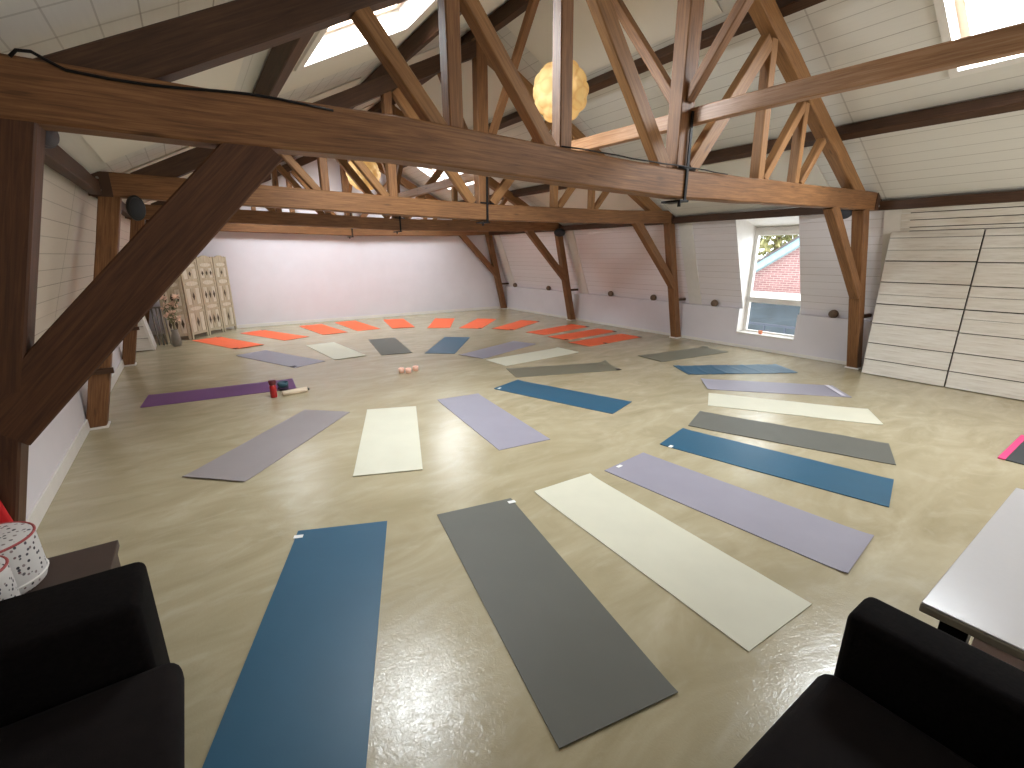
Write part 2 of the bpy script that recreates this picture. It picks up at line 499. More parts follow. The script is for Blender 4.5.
# small orange tealight on the sill
o = empty('tealight', (9.60, 4.90, WZ0 + .025), 'small orange tealight holder standing on the window sill', 'candle holder')
bm = bmesh.new(); add_lathe(bm, [(.02, 0), (.036, .01), (.042, .05), (.038, .07), (.034, .07), (.034, .03), (.001, .03)], o.location, 16)
M['orange_glass'] = plain('orange_glass', srgb(240, 150, 110), 0.25)
build('holder', bm, M['orange_glass'], o, True)
bm = bmesh.new(); add_lathe(bm, [(.03, 0), (.03, .02), (.002, .022)], Vector(o.location) + Vector((0, 0, .03)), 12); build('candle', bm, M['white'], o, True)

# ------------------------------------------------------------------ outside the window
t = NT('red_brickwork')
oc = t.coord('Object')
br = t.N('ShaderNodeTexBrick'); br.inputs['Scale'].default_value = 1.0
br.inputs['Brick Width'].default_value = 0.22; br.inputs['Row Height'].default_value = 0.07; br.inputs['Mortar Size'].default_value = 0.008
br.inputs['Color1'].default_value = srgb(158, 118, 114); br.inputs['Color2'].default_value = srgb(138, 98, 96); br.inputs['Mortar'].default_value = srgb(184, 162, 156)
t.L(t.mapping(oc, (1, 1, 1), (PI / 2, 0, PI / 2)), br.inputs['Vector'])
sx = t.N('ShaderNodeSeparateXYZ'); t.L(oc, sx.inputs[0]); cb = t.N('ShaderNodeCombineXYZ'); t.L(sx.outputs[1], cb.inputs[0]); t.L(sx.outputs[2], cb.inputs[1]); t.L(cb.outputs[0], br.inputs['Vector'])
t.set(Base_Color=br.outputs['Color'], Roughness=0.9)
M['brick'] = t.m
M['verge'] = plain('pale_blue_fascia', srgb(146, 176, 180), 0.6)
M['tile'] = plain('dark_roof_tile', srgb(92, 84, 84), 0.8)
M['lower'] = plain('slate_cladding', srgb(52, 62, 68), 0.6, var=.25, scale=2)
bx = 16.0
o = empty('neighbouring_building', (bx, 7, -3), 'red brick gabled building with pale blue fascia outside the dormer window', 'building')
s_ = (2.143 - 1.343) / (7.325 - 8.576)
vz = lambda y: 1.343 + s_ * (y - 8.576)
bm = bmesh.new(); add_prism(bm, [(11.0, 0.70), (11.0, max(0.75, vz(11.0))), (9.5, vz(9.5)), (5.0, vz(5.0)), (3.0, vz(3.0)), (3.0, 0.70)], bx, bx + .3, axis='x'); build('brick_gable', bm, M['brick'], o)
bm = bmesh.new(); add_prism(bm, [(9.6, vz(9.6)), (9.6, vz(9.6) + .24), (2.9, vz(2.9) + .24), (2.9, vz(2.9))], bx - .25, bx + .3, axis='x'); build('fascia', bm, M['verge'], o)
bm = bmesh.new(); add_prism(bm, [(9.75, vz(9.75) + .24), (9.75, vz(9.75) + .30), (2.8, vz(2.8) + .30), (2.8, vz(2.8) + .24)], bx - .3, bx + 6, axis='x'); build('roof', bm, M['tile'], o)
bm = bmesh.new(); add_box(bm, (bx - .5, 3, .42), (bx + .1, 11, .72), bevel=.02); build('ledge', bm, M['white'], o)
bm = bmesh.new(); add_box(bm, (bx - .2, 3, -3), (bx + .1, 11, .42)); w_ = build('lower_wall', bm, M['lower'], o)
M['railing'] = plain('grey_railing', srgb(58, 64, 76), 0.5)
o = empty('balcony_railing', (13.2, 6.3, -1.6), 'dark grey balcony railing seen through the lower window pane', 'railing')
bm = bmesh.new(); add_box(bm, (13.18, 4.2, -.02), (13.24, 8.6, .04), bevel=.01); build('handrail', bm, M['railing'], o)
for i in range(8):
    y = 4.4 + i * .56
    bm = bmesh.new(); add_box(bm, (13.19, y, -1.6), (13.23, y + .04, -.02)); build('baluster', bm, M['railing'], o)
t = NT('foliage_leaves'); v = t.noise(t.coord('Object'), 3, 4)
t.set(Base_Color=t.ramp(v, [(.35, srgb(116, 120, 74)), (.55, srgb(160, 154, 100)), (.7, srgb(186, 174, 130))]), Roughness=.8); M['leaf'] = t.m
M['bark'] = plain('bark', srgb(120, 104, 88), .9, var=.2)
o = empty('tree', (24, 12, -3), 'yellow green leafy tree behind the brick building outside', 'tree')
bm = bmesh.new(); add_tube(bm, [(24, 12, -3), (24.1, 12, 1), (24, 12.1, 4)], [.3, .22, .1]); build('trunk', bm, M['bark'], o)
bm = bmesh.new(); rnd = random.Random(3)
for i in range(5200):
    a = rnd.random() * 2 * PI; r = rnd.random() ** .5; z = rnd.uniform(-1, 1)
    p = Vector((24 + 1.6 * r * math.cos(a), 11.2 + 4.2 * r * math.sin(a), 4.2 + 3.2 * z))
    s = rnd.uniform(.12, .28)
    u = Vector((rnd.gauss(0, 1), rnd.gauss(0, 1), rnd.gauss(0, 1))).normalized(); v2 = u.orthogonal().normalized()
    quad(bm, [p - u * s, p - v2 * s * .5, p + u * s, p + v2 * s * .5])
build('foliage', bm, M['leaf'], o)

# ------------------------------------------------------------------ roof trusses
def member(root, name, a, b, y, w, h, mat, seed, cham=.008, label=None):
    """timber in the truss plane; a,b = (x,z); w = thickness along y, h = depth in the plane"""
    bm = bmesh.new()
    pts = [(p[0], y, p[1]) for p in ([a, b] if not isinstance(a, list) else a)]
    d = Vector(pts[-1]) - Vector(pts[0])
    up = Vector((-d.z, 0, d.x))
    add_beam(bm, pts, w, h, up, cham, seed=seed)
    o = build(name, bm, mat, root)
    if label: o['label'] = label
    return o

def truss(idx, p, label):
    y = TY[idx]
    root = empty('roof_truss', (RIDGE, y, 0), label, 'roof truss', 'timber roof trusses')
    sd = idx * 100
    W = M['wood']; WD = M['wood_dark']; WO = M['wood_orange']
    member(root, 'tie_beam', p['tie'], None, y, .17, p.get('tie_h', .25), W, sd + 1, .012)
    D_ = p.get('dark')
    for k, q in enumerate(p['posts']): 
        member(root, 'post', q[0], q[1], y + .005, .165, .18, M['wood_deep_shaded'] if D_ and k == 0 else W, sd + 2 + k, .01)
        b = q[0]; bm = bmesh.new(); add_box(bm, (b[0] - .115, y - .10, 0), (b[0] + .115, y + .11, .022), bevel=.004)
        build('foot_plate', bm, M['white'], root)
    for k, q in enumerate(p['braces']): member(root, 'brace', q[0], q[1], y - .012, .13, q[2], M['wood_deep_shaded'] if D_ and k == 0 else W, sd + 5 + k)
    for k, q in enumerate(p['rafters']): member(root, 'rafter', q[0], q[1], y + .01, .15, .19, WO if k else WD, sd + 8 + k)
    kx, k0, k1 = p['king']
    member(root, 'king_post', (kx, k0), (kx, k1), y, .15, .19, W, sd + 11)
    for k, q in enumerate(p['vert']): member(root, 'vertical_strut', q[0], q[1], y, .11, q[2], WO if q[0][0] > 4 else W, sd + 12 + k)
    for k, q in enumerate(p['diag']): member(root, 'diagonal_strut', q[0], q[1], y - .004, .10, q[2], WO, sd + 18 + k)
    for s in (-1, 1):            # braces from king post to ridge, along the room
        if idx == 3 and s == 1: continue
        bm = bmesh.new(); add_beam(bm, [(kx, y + s * .06, 3.27), (kx, y + s * 1.36, 4.96)], .09, .10, (1, 0, 0), seed=sd + 30 + s)
        build('ridge_brace', bm, M['wood'], root)
    # iron strap with hook holding the tie beam at the king post
    bm = bmesh.new(); yb = y - .092; tx = p['king'][0] + .04; zt = p['tie_mid']
    add_box(bm, (tx - .018, yb - .012, zt - .16), (tx + .018, yb, zt + .62), bevel=.003)
    add_tube(bm, [(tx - .12, yb, zt + .135), (tx + .12, yb, zt + .135)], .012)
    add_box(bm, (tx - .10, yb - .03, zt - .165), (tx + .03, y + .10, zt - .145), bevel=.003)
    add_tube(bm, [(tx - .085, yb - .01, zt - .16), (tx - .085, yb - .01, zt - .21)], .016)
    build('iron_strap', bm, M['iron'], root)
    for k, q in enumerate(p['struts']): member(root, 'wall_strut', q[0], q[1], y + (q[2] if len(q) > 2 else 0), .05, .06, WD, sd + 40 + k)
    # iron plates with bolt heads at the tie ends
    for x in p['plates']:
        bm = bmesh.new(); add_box(bm, (x[0] - .10, y - .098, x[1] - .12), (x[0] + .10, y - .086, x[1] + .12), bevel=.004)
        blk = build('end_block', bm, WD, root)
        for dz in (-.06, .06):
            bm = bmesh.new(); add_lathe(bm, [(.014, 0), (.014, .008), (.008, .012)], (x[0], y - .097, x[1] + dz), 8, M=Matrix.Rotation(PI / 2, 4, 'X')); build('bolt_head', bm, M['steel'], blk)
    return root

# nearest truss: members placed individually
T1 = dict(
    tie=[(-.95, 2.575), (0.2, 2.573), (1.2, 2.60), (2.6, 2.57), (4.0, 2.555), (6.2, 2.61), (8.1, 2.665), (8.80, 2.675)],
    tie_mid=2.555, tie_h=.25,
    posts=[((-1.117, 0.0), (-.525, 2.47)), ((9.375, 0.0), (8.40, 2.56))],
    braces=[((-.84, 1.10), (.44, 2.49), .245), ((8.80, 1.28), (7.34, 2.56), .165)],
    rafters=[((-.42, 2.59), (4.03, 4.89)), ((8.28, 2.68), (3.93, 4.93))],
    king=(4.02, 2.66, 4.96),
    vert=[((2.585, 2.68), (2.555, 4.05), .12), ((1.63, 2.68), (1.62, 3.58), .105), ((5.45, 2.70), (5.37, 4.05), .12), ((6.27, 2.72), (6.24, 3.60), .095)],
    diag=[((3.80, 2.69), (2.66, 4.08), .155), ((2.45, 2.69), (1.69, 3.55), .105), ((1.53, 2.69), (1.04, 3.25), .10),
          ((4.20, 2.70), (5.30, 4.02), .155), ((5.55, 2.72), (6.20, 3.58), .095), ((6.40, 2.74), (6.82, 3.28), .085)],
    struts=[((-1.25, .66), (-.88, .67)), ((9.15, .90), (9.60, .90))],
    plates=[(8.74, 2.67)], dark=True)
def generic(y, n):
    d = dict(
        tie=[(-.70, 2.615), (.8, 2.60), (4.06, 2.56), (7.2, 2.62), (8.90, 2.70)], tie_mid=2.56, tie_h=.245,
        posts=[((-1.125, 0.0), (-.55, 2.53)), ((9.40, 0.0), (8.76, 2.62))],
        braces=[((-.86, 1.2), (.40, 2.54), .17), ((9.08, 1.22), (7.68, 2.58), .17)],
        rafters=[((-.30, 2.66), (4.10, 4.87)), ((8.44, 2.70), (4.02, 4.90))],
        king=(4.06, 2.67, 4.95),
        vert=[((2.58, 2.69), (2.58, 4.04), .12), ((1.66, 2.69), (1.66, 3.56), .10), ((5.54, 2.70), (5.54, 4.04), .12), ((6.44, 2.72), (6.44, 3.58), .10)],
        diag=[((3.88, 2.69), (2.70, 4.06), .14), ((2.48, 2.69), (1.74, 3.55), .10), ((1.57, 2.70), (1.08, 3.25), .09),
              ((4.24, 2.70), (5.42, 4.06), .14), ((5.64, 2.71), (6.38, 3.57), .10), ((6.53, 2.73), (7.00, 3.27), .09)],
        struts=[((-1.28, .655), (-.85, .655), -.10), ((9.20, .90), (9.60, .90))],
        plates=[(-.62, 2.61), (8.82, 2.70)])
    return d
truss(0, T1, 'nearest timber roof truss whose massive tie beam crosses the foreground')
truss(1, generic(TY[1], 1), 'second timber roof truss from the camera, right post beside the dormer window')
truss(2, generic(TY[2], 2), 'third timber roof truss from the camera, right post beside the orange mats')
truss(3, generic(TY[3], 3), 'farthest timber roof truss standing close against the white end wall')

# longitudinal timbers
def long_timber(name, x, z, y0, y1, w, h, mat, label, cat, group=None, up=(0, 0, 1), sag=0, seed=0, notch=True):
    bm = bmesh.new()
    add_beam(bm, [(x, y0, z), (x, (y0 + y1) / 2, z - sag), (x, y1, z)], w, h, up, seed=seed)
    o = build(name, bm, mat); tag(o, label, cat, group); return o
upL = Vector((-SL, 0, 1)).normalized(); upR = Vector((SL, 0, 1)).normalized()
long_timber('purlin', .89, roofz(.89) - .095, YN, YF - .02, .12, .15, M['wood_dark'], 'dark purlin along the left roof slope below the large skylight', 'beam', 'roof purlins', upL, seed=61)
long_timber('purlin', 2.66, roofz(2.66) - .095, YN, YF - .02, .12, .15, M['wood_dark'], 'dark purlin along the left roof slope above the large skylight', 'beam', 'roof purlins', upL, seed=62)
long_timber('purlin', 5.46, roofz(5.46) - .095, YN, YF - .02, .12, .15, M['wood_dark'], 'upper dark purlin along the right roof slope below the cream panels', 'beam', 'roof purlins', upR, seed=63)
long_timber('purlin', 7.26, roofz(7.26) - .095, YN, YF - .02, .12, .15, M['wood_dark'], 'lower dark purlin along the right roof slope under the right skylight', 'beam', 'roof purlins', upR, seed=64)
long_timber('wall_plate', -.66, 2.575, YN, YF - .02, .10, .14, M['wood_dark'], 'dark wall plate beam at the head of the left boarded wall', 'beam', 'wall plates', seed=65)
long_timber('wall_plate', 8.80, 2.615, YN, YF - .02, .10, .13, M['wood_dark'], 'dark wall plate beam at the head of the right boarded wall', 'beam', 'wall plates', seed=66)
long_timber('ridge_beam', RIDGE, roofz(RIDGE) - .13, YN, YF - .02, .12, .18, M['wood_dark'], 'ridge beam running along the peak of the roof', 'beam', seed=67)
bm = bmesh.new(); add_beam(bm, [(4.12, YN, 3.03), (4.12, .86, 3.085), (4.12, 2.3, 3.13), (4.12, 4.6, 3.16), (4.12, 9.0, 3.14), (4.12, YF - .03, 3.12)], .09, .14, seed=68)
tag(build('collar_beam', bm, M['wood_light']), 'pale timber beam running lengthwise past the king posts above the tie beams', 'beam')

# black cables on the nearest tie beam
bm = bmesh.new()
pts = [(-.47, 2.985, 2.69), (-.445, 2.985, 2.718), (-.40, 2.985, 2.722), (-.36, 2.983, 2.70)] + [(-.30 + i * .14, 2.983, 2.672 - .012 * math.sin(i * .9) + .003 * i) for i in range(9)]
add_tube(bm, pts, .007); tag(build('cable', bm, M['iron']), 'black cable looped along the top of the nearest tie beam at left', 'cable')
bm = bmesh.new()
pts = [(2.5 + i * .2, 2.975 - (.012 if i % 2 else 0), 2.697 + .004 * math.sin(i)) for i in range(12)]
add_tube(bm, pts, .006); tag(build('cable', bm, M['iron']), 'thin dark wire lying along the nearest tie beam beside the king post', 'cable')

# ------------------------------------------------------------------ pendant lamps
t = NT('lamp_shade_paper')
geo = t.coord('Object')
vo = t.N('ShaderNodeTexVoronoi', feature='DISTANCE_TO_EDGE'); vo.inputs['Scale'].default_value = 5.5; t.L(geo, vo.inputs['Vector'])
edge = t.ramp(vo.outputs['Distance'], [(0.0, (0, 0, 0, 1)), (0.09, (1, 1, 1, 1))])
sp = t.N('ShaderNodeSeparateXYZ'); t.L(geo, sp.inputs[0])
warm = t.mix(t.math('MULTIPLY', t.math('ADD', t.noise(geo, 4, 2), 0.1), 0.9), srgb(255, 176, 62), srgb(255, 224, 150))
col = t.mix(edge, srgb(228, 160, 84), warm)
t.set(Base_Color=srgb(176, 146, 100), Roughness=.7, Emission_Color=col, Emission_Strength=.31)
M['shade'] = t.m
M['cord'] = plain('white_cord', srgb(225, 220, 210), .6)
def lamp(x, y, z, r, label):
    o = empty('pendant_lamp', (x, y, z), label, 'pendant lamp', 'pendant lamps')
    bm = bmesh.new(); bmesh.ops.create_icosphere(bm, subdivisions=5, radius=1)
    ico = bmesh.new(); bmesh.ops.create_icosphere(ico, subdivisions=2, radius=1)
    dirs = [v.co.normalized() for v in ico.verts]; ico.free()
    for v in bm.verts:
        d = max(v.co.normalized().dot(q) for q in dirs)
        v.co = v.co.normalized() * r * (0.90 + 0.10 * min(1, ((d - .95) / .05)))
    bmesh.ops.translate(bm, verts=bm.verts[:], vec=(x, y, z)); build('lamp_shade', bm, M['shade'], o, True)
    bm = bmesh.new(); add_tube(bm, [(x, y, z + r * .97), (x, y, roofz(x) - (.23 if abs(x - RIDGE) < .1 else 0.01))], .008); build('cord', bm, M['cord'], o)
    bm = bmesh.new(); add_lathe(bm, [(.05, 0), (.05, .05), (.02, .08)], (x, y, z + r * .95), 12); build('cap', bm, M['cord'], o)
lamp(4.06, 4.88, 3.80, .345, 'large glowing petal globe pendant hanging behind the nearest roof truss')
lamp(4.02, 12.45, 3.86, .42, 'glowing yellow petal globe pendant far away near the end wall')
for x, y, z in ((4.06, 4.88, 3.36), (4.02, 12.45, 3.35)):
    l = bpy.data.lights.new('pendant_glow', 'POINT'); l.energy = 5; l.color = (1, .72, .42); l.shadow_soft_size = .3
    q = bpy.data.objects.new('pendant_glow', l); q.location = (x, y, z); COL.objects.link(q)

# ------------------------------------------------------------------ loudspeakers under the tie beams
M['spk'] = plain('black_plastic', srgb(30, 30, 32), .45)
M['spk_grille'] = plain('speaker_grille', srgb(44, 46, 52), .7, bump=.4)
M['spk_grey'] = plain('grey_plastic', srgb(84, 80, 86), .5)
def speaker(c, r, h, mat, grille, label, rot, top):
    o = empty('loudspeaker', c, label, 'loudspeaker')
    R = Matrix.Rotation(rot[2], 4, 'Z') @ Matrix.Rotation(rot[0], 4, 'X')
    bm = bmesh.new(); bmesh.ops.create_uvsphere(bm, u_segments=24, v_segments=16, radius=1)
    for v in bm.verts: v.co = Vector((v.co.x * r, (v.co.y if v.co.y > -.35 else -.35) * r, v.co.z * h))
    bmesh.ops.transform(bm, matrix=R, verts=bm.verts[:]); bmesh.ops.translate(bm, verts=bm.verts[:], vec=c); build('cabinet', bm, mat, o, True)
    bm = bmesh.new(); add_lathe(bm, [(r * .86, 0), (r * .8, .02), (.002, .035)], (0, 0, 0), 24, M=Matrix.Diagonal((1, 1, 1, 1)))
    bmesh.ops.transform(bm, matrix=Matrix.Diagonal((1, h / r, 1, 1)), verts=bm.verts[:])
    bmesh.ops.transform(bm, matrix=R @ Matrix.Translation((0, -.35 * r + .005, 0)) @ Matrix.Rotation(PI / 2, 4, 'X'), verts=bm.verts[:])
    bmesh.ops.translate(bm, verts=bm.verts[:], vec=c); build('grille', bm, grille, o, True)
    bm = bmesh.new(); add_tube(bm, [(c[0], c[1] + .02, c[2] + h * .8), (c[0], c[1] + .04, top)], .015); build('bracket', bm, M['iron'], o)
speaker((-.35, 6.63, 2.385), .085, .13, M['spk'], M['spk_grille'], 'black oval loudspeaker hanging under the second truss beside its left post', (.15, 0, .45), 2.50)
speaker((8.70, 10.34, 2.50), .16, .11, M['spk'], M['spk_grille'], 'black loudspeaker under the third truss at its right post', (.1, 0, -.7), 2.58)
speaker((8.30, 3.27, 2.52), .13, .10, M['spk'], M['spk_grille'], 'small dark round loudspeaker under the nearest truss at its right post', (.1, 0, -.8), 2.60)
speaker((-.452, 3.22, 2.445), .048, .06, M['spk_grey'], M['spk_grey'], 'small grey round loudspeaker under the nearest truss at its left post', (.2, 0, .6), 2.54)

# ------------------------------------------------------------------ yoga mats
MATS = {'O1': [0.296, 2.249, -1.962, 1.877, 0.615], 'O2': [1.405, 1.889, -1.758, 1.875, 0.609], 'O3': [2.356, 1.777, -1.615, 1.875, 0.609], 'O4': [3.272, 1.786, -1.461, 1.875, 0.609], 'O5': [4.301, 1.957, -1.324, 1.875, 0.609], 'O6': [5.128, 2.204, -1.183, 1.875, 0.609], 'O7': [6.12, 2.647, -1.005, 1.875, 0.609], 'O8': [6.894, 3.247, -0.817, 1.875, 0.609], 'O9': [7.504, 4.192, -0.545, 1.875, 0.609], 'O10': [7.909, 5.477, -0.097, 1.875, 0.609], 'R1': [7.796, 7.493, 0.087, 1.898, 0.609], 'R2': [7.901, 8.384, 0.12, 1.898, 0.609], 'R3': [7.874, 9.305, 0.201, 1.898, 0.609], 'R4': [7.435, 10.595, 0.521, 1.898, 0.609], 'R5': [6.698, 11.454, 0.786, 1.898, 0.609], 'R6': [5.859, 12.131, 1.023, 1.898, 0.609], 'R7': [4.794, 12.784, 1.36, 1.898, 0.609], 'R8': [3.674, 13.018, 1.622, 1.898, 0.609], 'R9': [2.731, 12.892, 1.683, 1.898, 0.609], 'R10': [1.524, 12.589, 1.979, 1.898, 0.609], 'R11': [0.503, 12.047, 1.974, 1.898, 0.609], 'I1': [0.178, 7.586, -0.088, 1.842, 0.628], 'I2': [1.199, 9.574, 1.987, 1.875, 0.609], 'I3': [2.267, 9.787, 1.652, 1.875, 0.609], 'I4': [3.364, 9.626, 1.391, 1.875, 0.609], 'I5': [4.5, 8.998, 0.897, 1.875, 0.609], 'I6': [5.14, 7.953, 0.351, 1.875, 0.609], 'I7': [5.322, 7.003, 0.078, 1.875, 0.609], 'I8': [5.088, 5.854, -0.337, 1.875, 0.609], 'I9': [4.056, 4.727, -1.233, 1.875, 0.609], 'I10': [2.729, 4.51, -1.683, 1.875, 0.609], 'I11': [1.56, 4.624, -1.942, 1.875, 0.609], 'I12': [0.549, 5.18, -2.323, 1.875, 0.609]}
# key: colour, label, tags [(u,v,colour)] u along length (0 = a/b end), v across (0 = a side), waviness
MI = {
 'O1': ('blue', 'dark blue yoga mat in the foreground beside the black armchair at left', [(.04, .02, 'w')], .0),
 'O2': ('grey', 'large dark grey yoga mat in the foreground between the blue and cream mats', [(.03, .97, 'w')], .0),
 'O3': ('cream', 'cream yoga mat in the foreground between dark grey and lavender mats', [], .35),
 'O4': ('lav', 'lavender yoga mat of the outer arc, between the foreground cream and blue mats', [(.02, .28, 'w')], .1),
 'O5': ('blue', 'blue yoga mat of the outer arc, between the lavender mat and a creased grey mat', [(.06, .03, 'w')], .5),
 'O6': ('grey', 'creased grey yoga mat of the outer arc, between blue and cream mats', [], .9),
 'O7': ('cream', 'cream yoga mat of the outer arc, right of centre, next to the creased grey mat', [], .6),
 'O8': ('lav', 'lavender yoga mat with a folded pale end, between cream and wrinkled blue mats', [], .4),
 'O9': ('blue', 'pale blue wrinkled yoga mat lying below the dormer window', [], 1.6),
 'O10': ('olive', 'olive grey yoga mat between the wrinkled blue mat and the orange mats', [], .3),
 'R1': ('orange', 'orange yoga mat nearest the olive grey mat, in front of the third truss post', [(.98, .95, 'b'), (.30, .985, 'b')], .1),
 'R2': ('orange', 'orange yoga mat in the middle of three parallel orange ones at right', [(.02, .95, 'b'), (.98, .95, 'b')], .1),
 'R3': ('orange', 'farthest of three parallel orange yoga mats, at the foot of a post', [(.98, .95, 'b')], .1),
 'R4': ('orange', 'orange yoga mat with two black corner tabs, left of the three parallel ones', [(.02, .95, 'b'), (.98, .95, 'b')], .1),
 'R5': ('orange', 'orange yoga mat with one black front corner, in the right half of the far row', [(.02, .95, 'b')], .1),
 'R6': ('orange', 'orange yoga mat behind the light blue mat, nearly straight in the far row', [], .1),
 'R7': ('orange', 'orange yoga mat near the far wall, directly behind the mid grey mat', [], .1),
 'R8': ('orange', 'orange yoga mat near the far wall, diagonally between mid grey and cream mats', [], .15),
 'R9': ('orange', 'orange yoga mat near the far wall, behind the far cream mat', [], .15),
 'R10': ('orange', 'orange yoga mat beside the right end of the carved folding screen', [(.985, .95, 'b')], .1),
 'R11': ('orange', 'orange yoga mat directly in front of the carved folding screen', [(.04, .05, 'b'), (.98, .95, 'b')], .1),
 'I1': ('purple', 'purple yoga mat at left with a red bottle by its end', [], .1),
 'I2': ('lav', 'lavender yoga mat of the inner ring, behind the purple mat', [(.05, .05, 'b')], .1),
 'I3': ('cream', 'cream yoga mat of the inner ring in front of the far orange row', [], .2),
 'I4': ('grey', 'mid grey yoga mat of the inner ring, between far cream and light blue mats', [], .05),
 'I5': ('blue', 'light blue yoga mat of the inner ring, farthest of the ring', [], .05),
 'I6': ('lav', 'lavender yoga mat of the inner ring, right of the light blue mat', [], .1),
 'I7': ('cream', 'cream yoga mat of the inner ring at right, between lavender and olive grey mats', [], .1),
 'I8': ('olive', 'olive grey yoga mat with a curled black corner, right of the room centre', [(.98, .95, 'b')], .2),
 'I9': ('blue', 'deep blue yoga mat of the inner ring, between olive grey and lavender mats', [(.03, .10, 'w')], .1),
 'I10': ('lav', 'lavender yoga mat at the room centre beside the cream mat', [], .0),
 'I11': ('cream', 'cream yoga mat at the room centre between warm grey and lavender mats', [], .1),
 'I12': ('warm', 'warm grey yoga mat at centre left, in front of the purple mat', [], .0),
}
PLUS = {'O1', 'O2', 'O3', 'O4', 'O5', 'O6', 'O7', 'O8', 'O9', 'O10', 'I1', 'I9', 'I10', 'I11', 'I12'}
for key, (x, y, th, L, W) in MATS.items():
    colr, label, tags_, wav = MI[key]
    sg = 1 if key in PLUS else -1
    a = Vector((math.cos(th), math.sin(th), 0)); b = Vector((-math.sin(th), math.cos(th), 0)) * sg
    base = Vector((x, y, 0)) - a * L / 2 - b * W / 2
    o = empty('yoga_mat', (x, y, 0), label, 'yoga mat', 'yoga mats laid out in rings')
    nu, nv = 60, 12
    bm = bmesh.new()
    seed = hash(key) % 97 if 0 else sum(ord(c) * (i + 3) for i, c in enumerate(key))
    def hz(u, v):
        s = u * L; w = v * W
        n = noise.noise(Vector((s * 2.2 + seed, w * 1.0, 3.1)))
        z = wav * .006 * max(0, n + .15)
        if wav > .3:
            z += wav * .006 * max(0, math.sin(s * (21 if wav > 1 else 9) + seed + 1.3 * noise.noise(Vector((s, w * 3, seed))))) ** 4 * (.6 + .4 * noise.noise(Vector((s * 3, 1, seed))))
        # ends that lift a little
        e = min(u, 1 - u) * L
        z += .010 * math.exp(-e / .05) * (.5 + .5 * math.sin(seed + (3 if u > .5 else 0)))
        if key == 'I8' and u > .9 and v < .35: z += .035 * ((u - .9) / .1) ** 2 * (1 - v / .35)
        if key == 'O10' and u > .9 and v > .8: z += .02 * ((u - .9) / .1) ** 2
        return z
    T = .006
    top = [[bm.verts.new(base + a * L * i / nu + b * W * j / nv + Vector((0, 0, hz(i / nu, j / nv) + T))) for j in range(nv + 1)] for i in range(nu + 1)]
    bot = [[bm.verts.new(base + a * L * i / nu + b * W * j / nv + Vector((0, 0, hz(i / nu, j / nv) + .0006))) for j in range(nv + 1)] for i in range(nu + 1)]
    for i in range(nu):
        for j in range(nv):
            f = bm.faces.new([top[i][j], top[i + 1][j], top[i + 1][j + 1], top[i][j + 1]])
            f = bm.faces.new([bot[i][j], bot[i][j + 1], bot[i + 1][j + 1], bot[i + 1][j]]); f.smooth = True
    for i in range(nu):
        for j in (0, nv): bm.faces.new([top[i][j], bot[i][j], bot[i + 1][j], top[i + 1][j]])
    for j in range(nv):
        for i in (0, nu): bm.faces.new([top[i][j], top[i][j + 1], bot[i][j + 1], bot[i][j]])
    build('mat_sheet', bm, MC[colr], o)
    for u, v, cc in tags_:
        bm = bmesh.new()
        c = base + a * L * min(max(u, .015), .985) + b * W * min(max(v, .03), .97)
        z = hz(u, v) + T + .0008
        du, dv = (.016, .032) if cc == 'w' else (.035, .045)
        if cc == 'w' and (v < .06 or v > .94): du, dv = .018, .03
        add_box(bm, (-du, -dv, 0), (du, dv, .002 if cc == 'w' else .006))
        Rm = Matrix((a, b, Vector((0, 0, 1)))).transposed().to_4x4(); Rm.translation = c + Vector((0, 0, z))
        bmesh.ops.transform(bm, matrix=Rm, verts=bm.verts[:])
        q = build('care_tag' if cc == 'w' else 'corner_tab', bm, M['tag_white'] if cc == 'w' else M['tag_black'], o)
        q['label'] = 'white tag' if cc == 'w' else 'black corner tab'
    if key == 'O8':
        bm = bmesh.new(); Rm = Matrix((a, b, Vector((0, 0, 1)))).transposed().to_4x4(); Rm.translation = base + a * (L - .09) + b * W / 2 + Vector((0, 0, .013))
        add_box(bm, (-.03, -W / 2 + .02, 0), (.03, W / 2 - .02, .003)); bmesh.ops.transform(bm, matrix=Rm, verts=bm.verts[:])
        q = build('folded_end', bm, mat_mat('pale_lavender', srgb(205, 200, 210)), o); q['label'] = 'pale folded strip at the end'

# dark mat with pink border at the right edge of the picture
o = empty('exercise_mat', (6.6, .40, 0), 'dark grey mat with a bright pink edge on the floor at far right', 'mat')
bm = bmesh.new(); add_box(bm, (6.20, -.50, 0.001), (7.40, .6695, .012), bevel=.003); build('mat_sheet', bm, mat_mat('charcoal_mat', srgb(62, 66, 68)), o)
bm = bmesh.new(); add_box(bm, (6.20, .670, 0.001), (7.22, .722, .016), bevel=.003)
q = build('edging', bm, mat_mat('pink_edging', srgb(228, 74, 130)), o); q['label'] = 'bright pink edging'

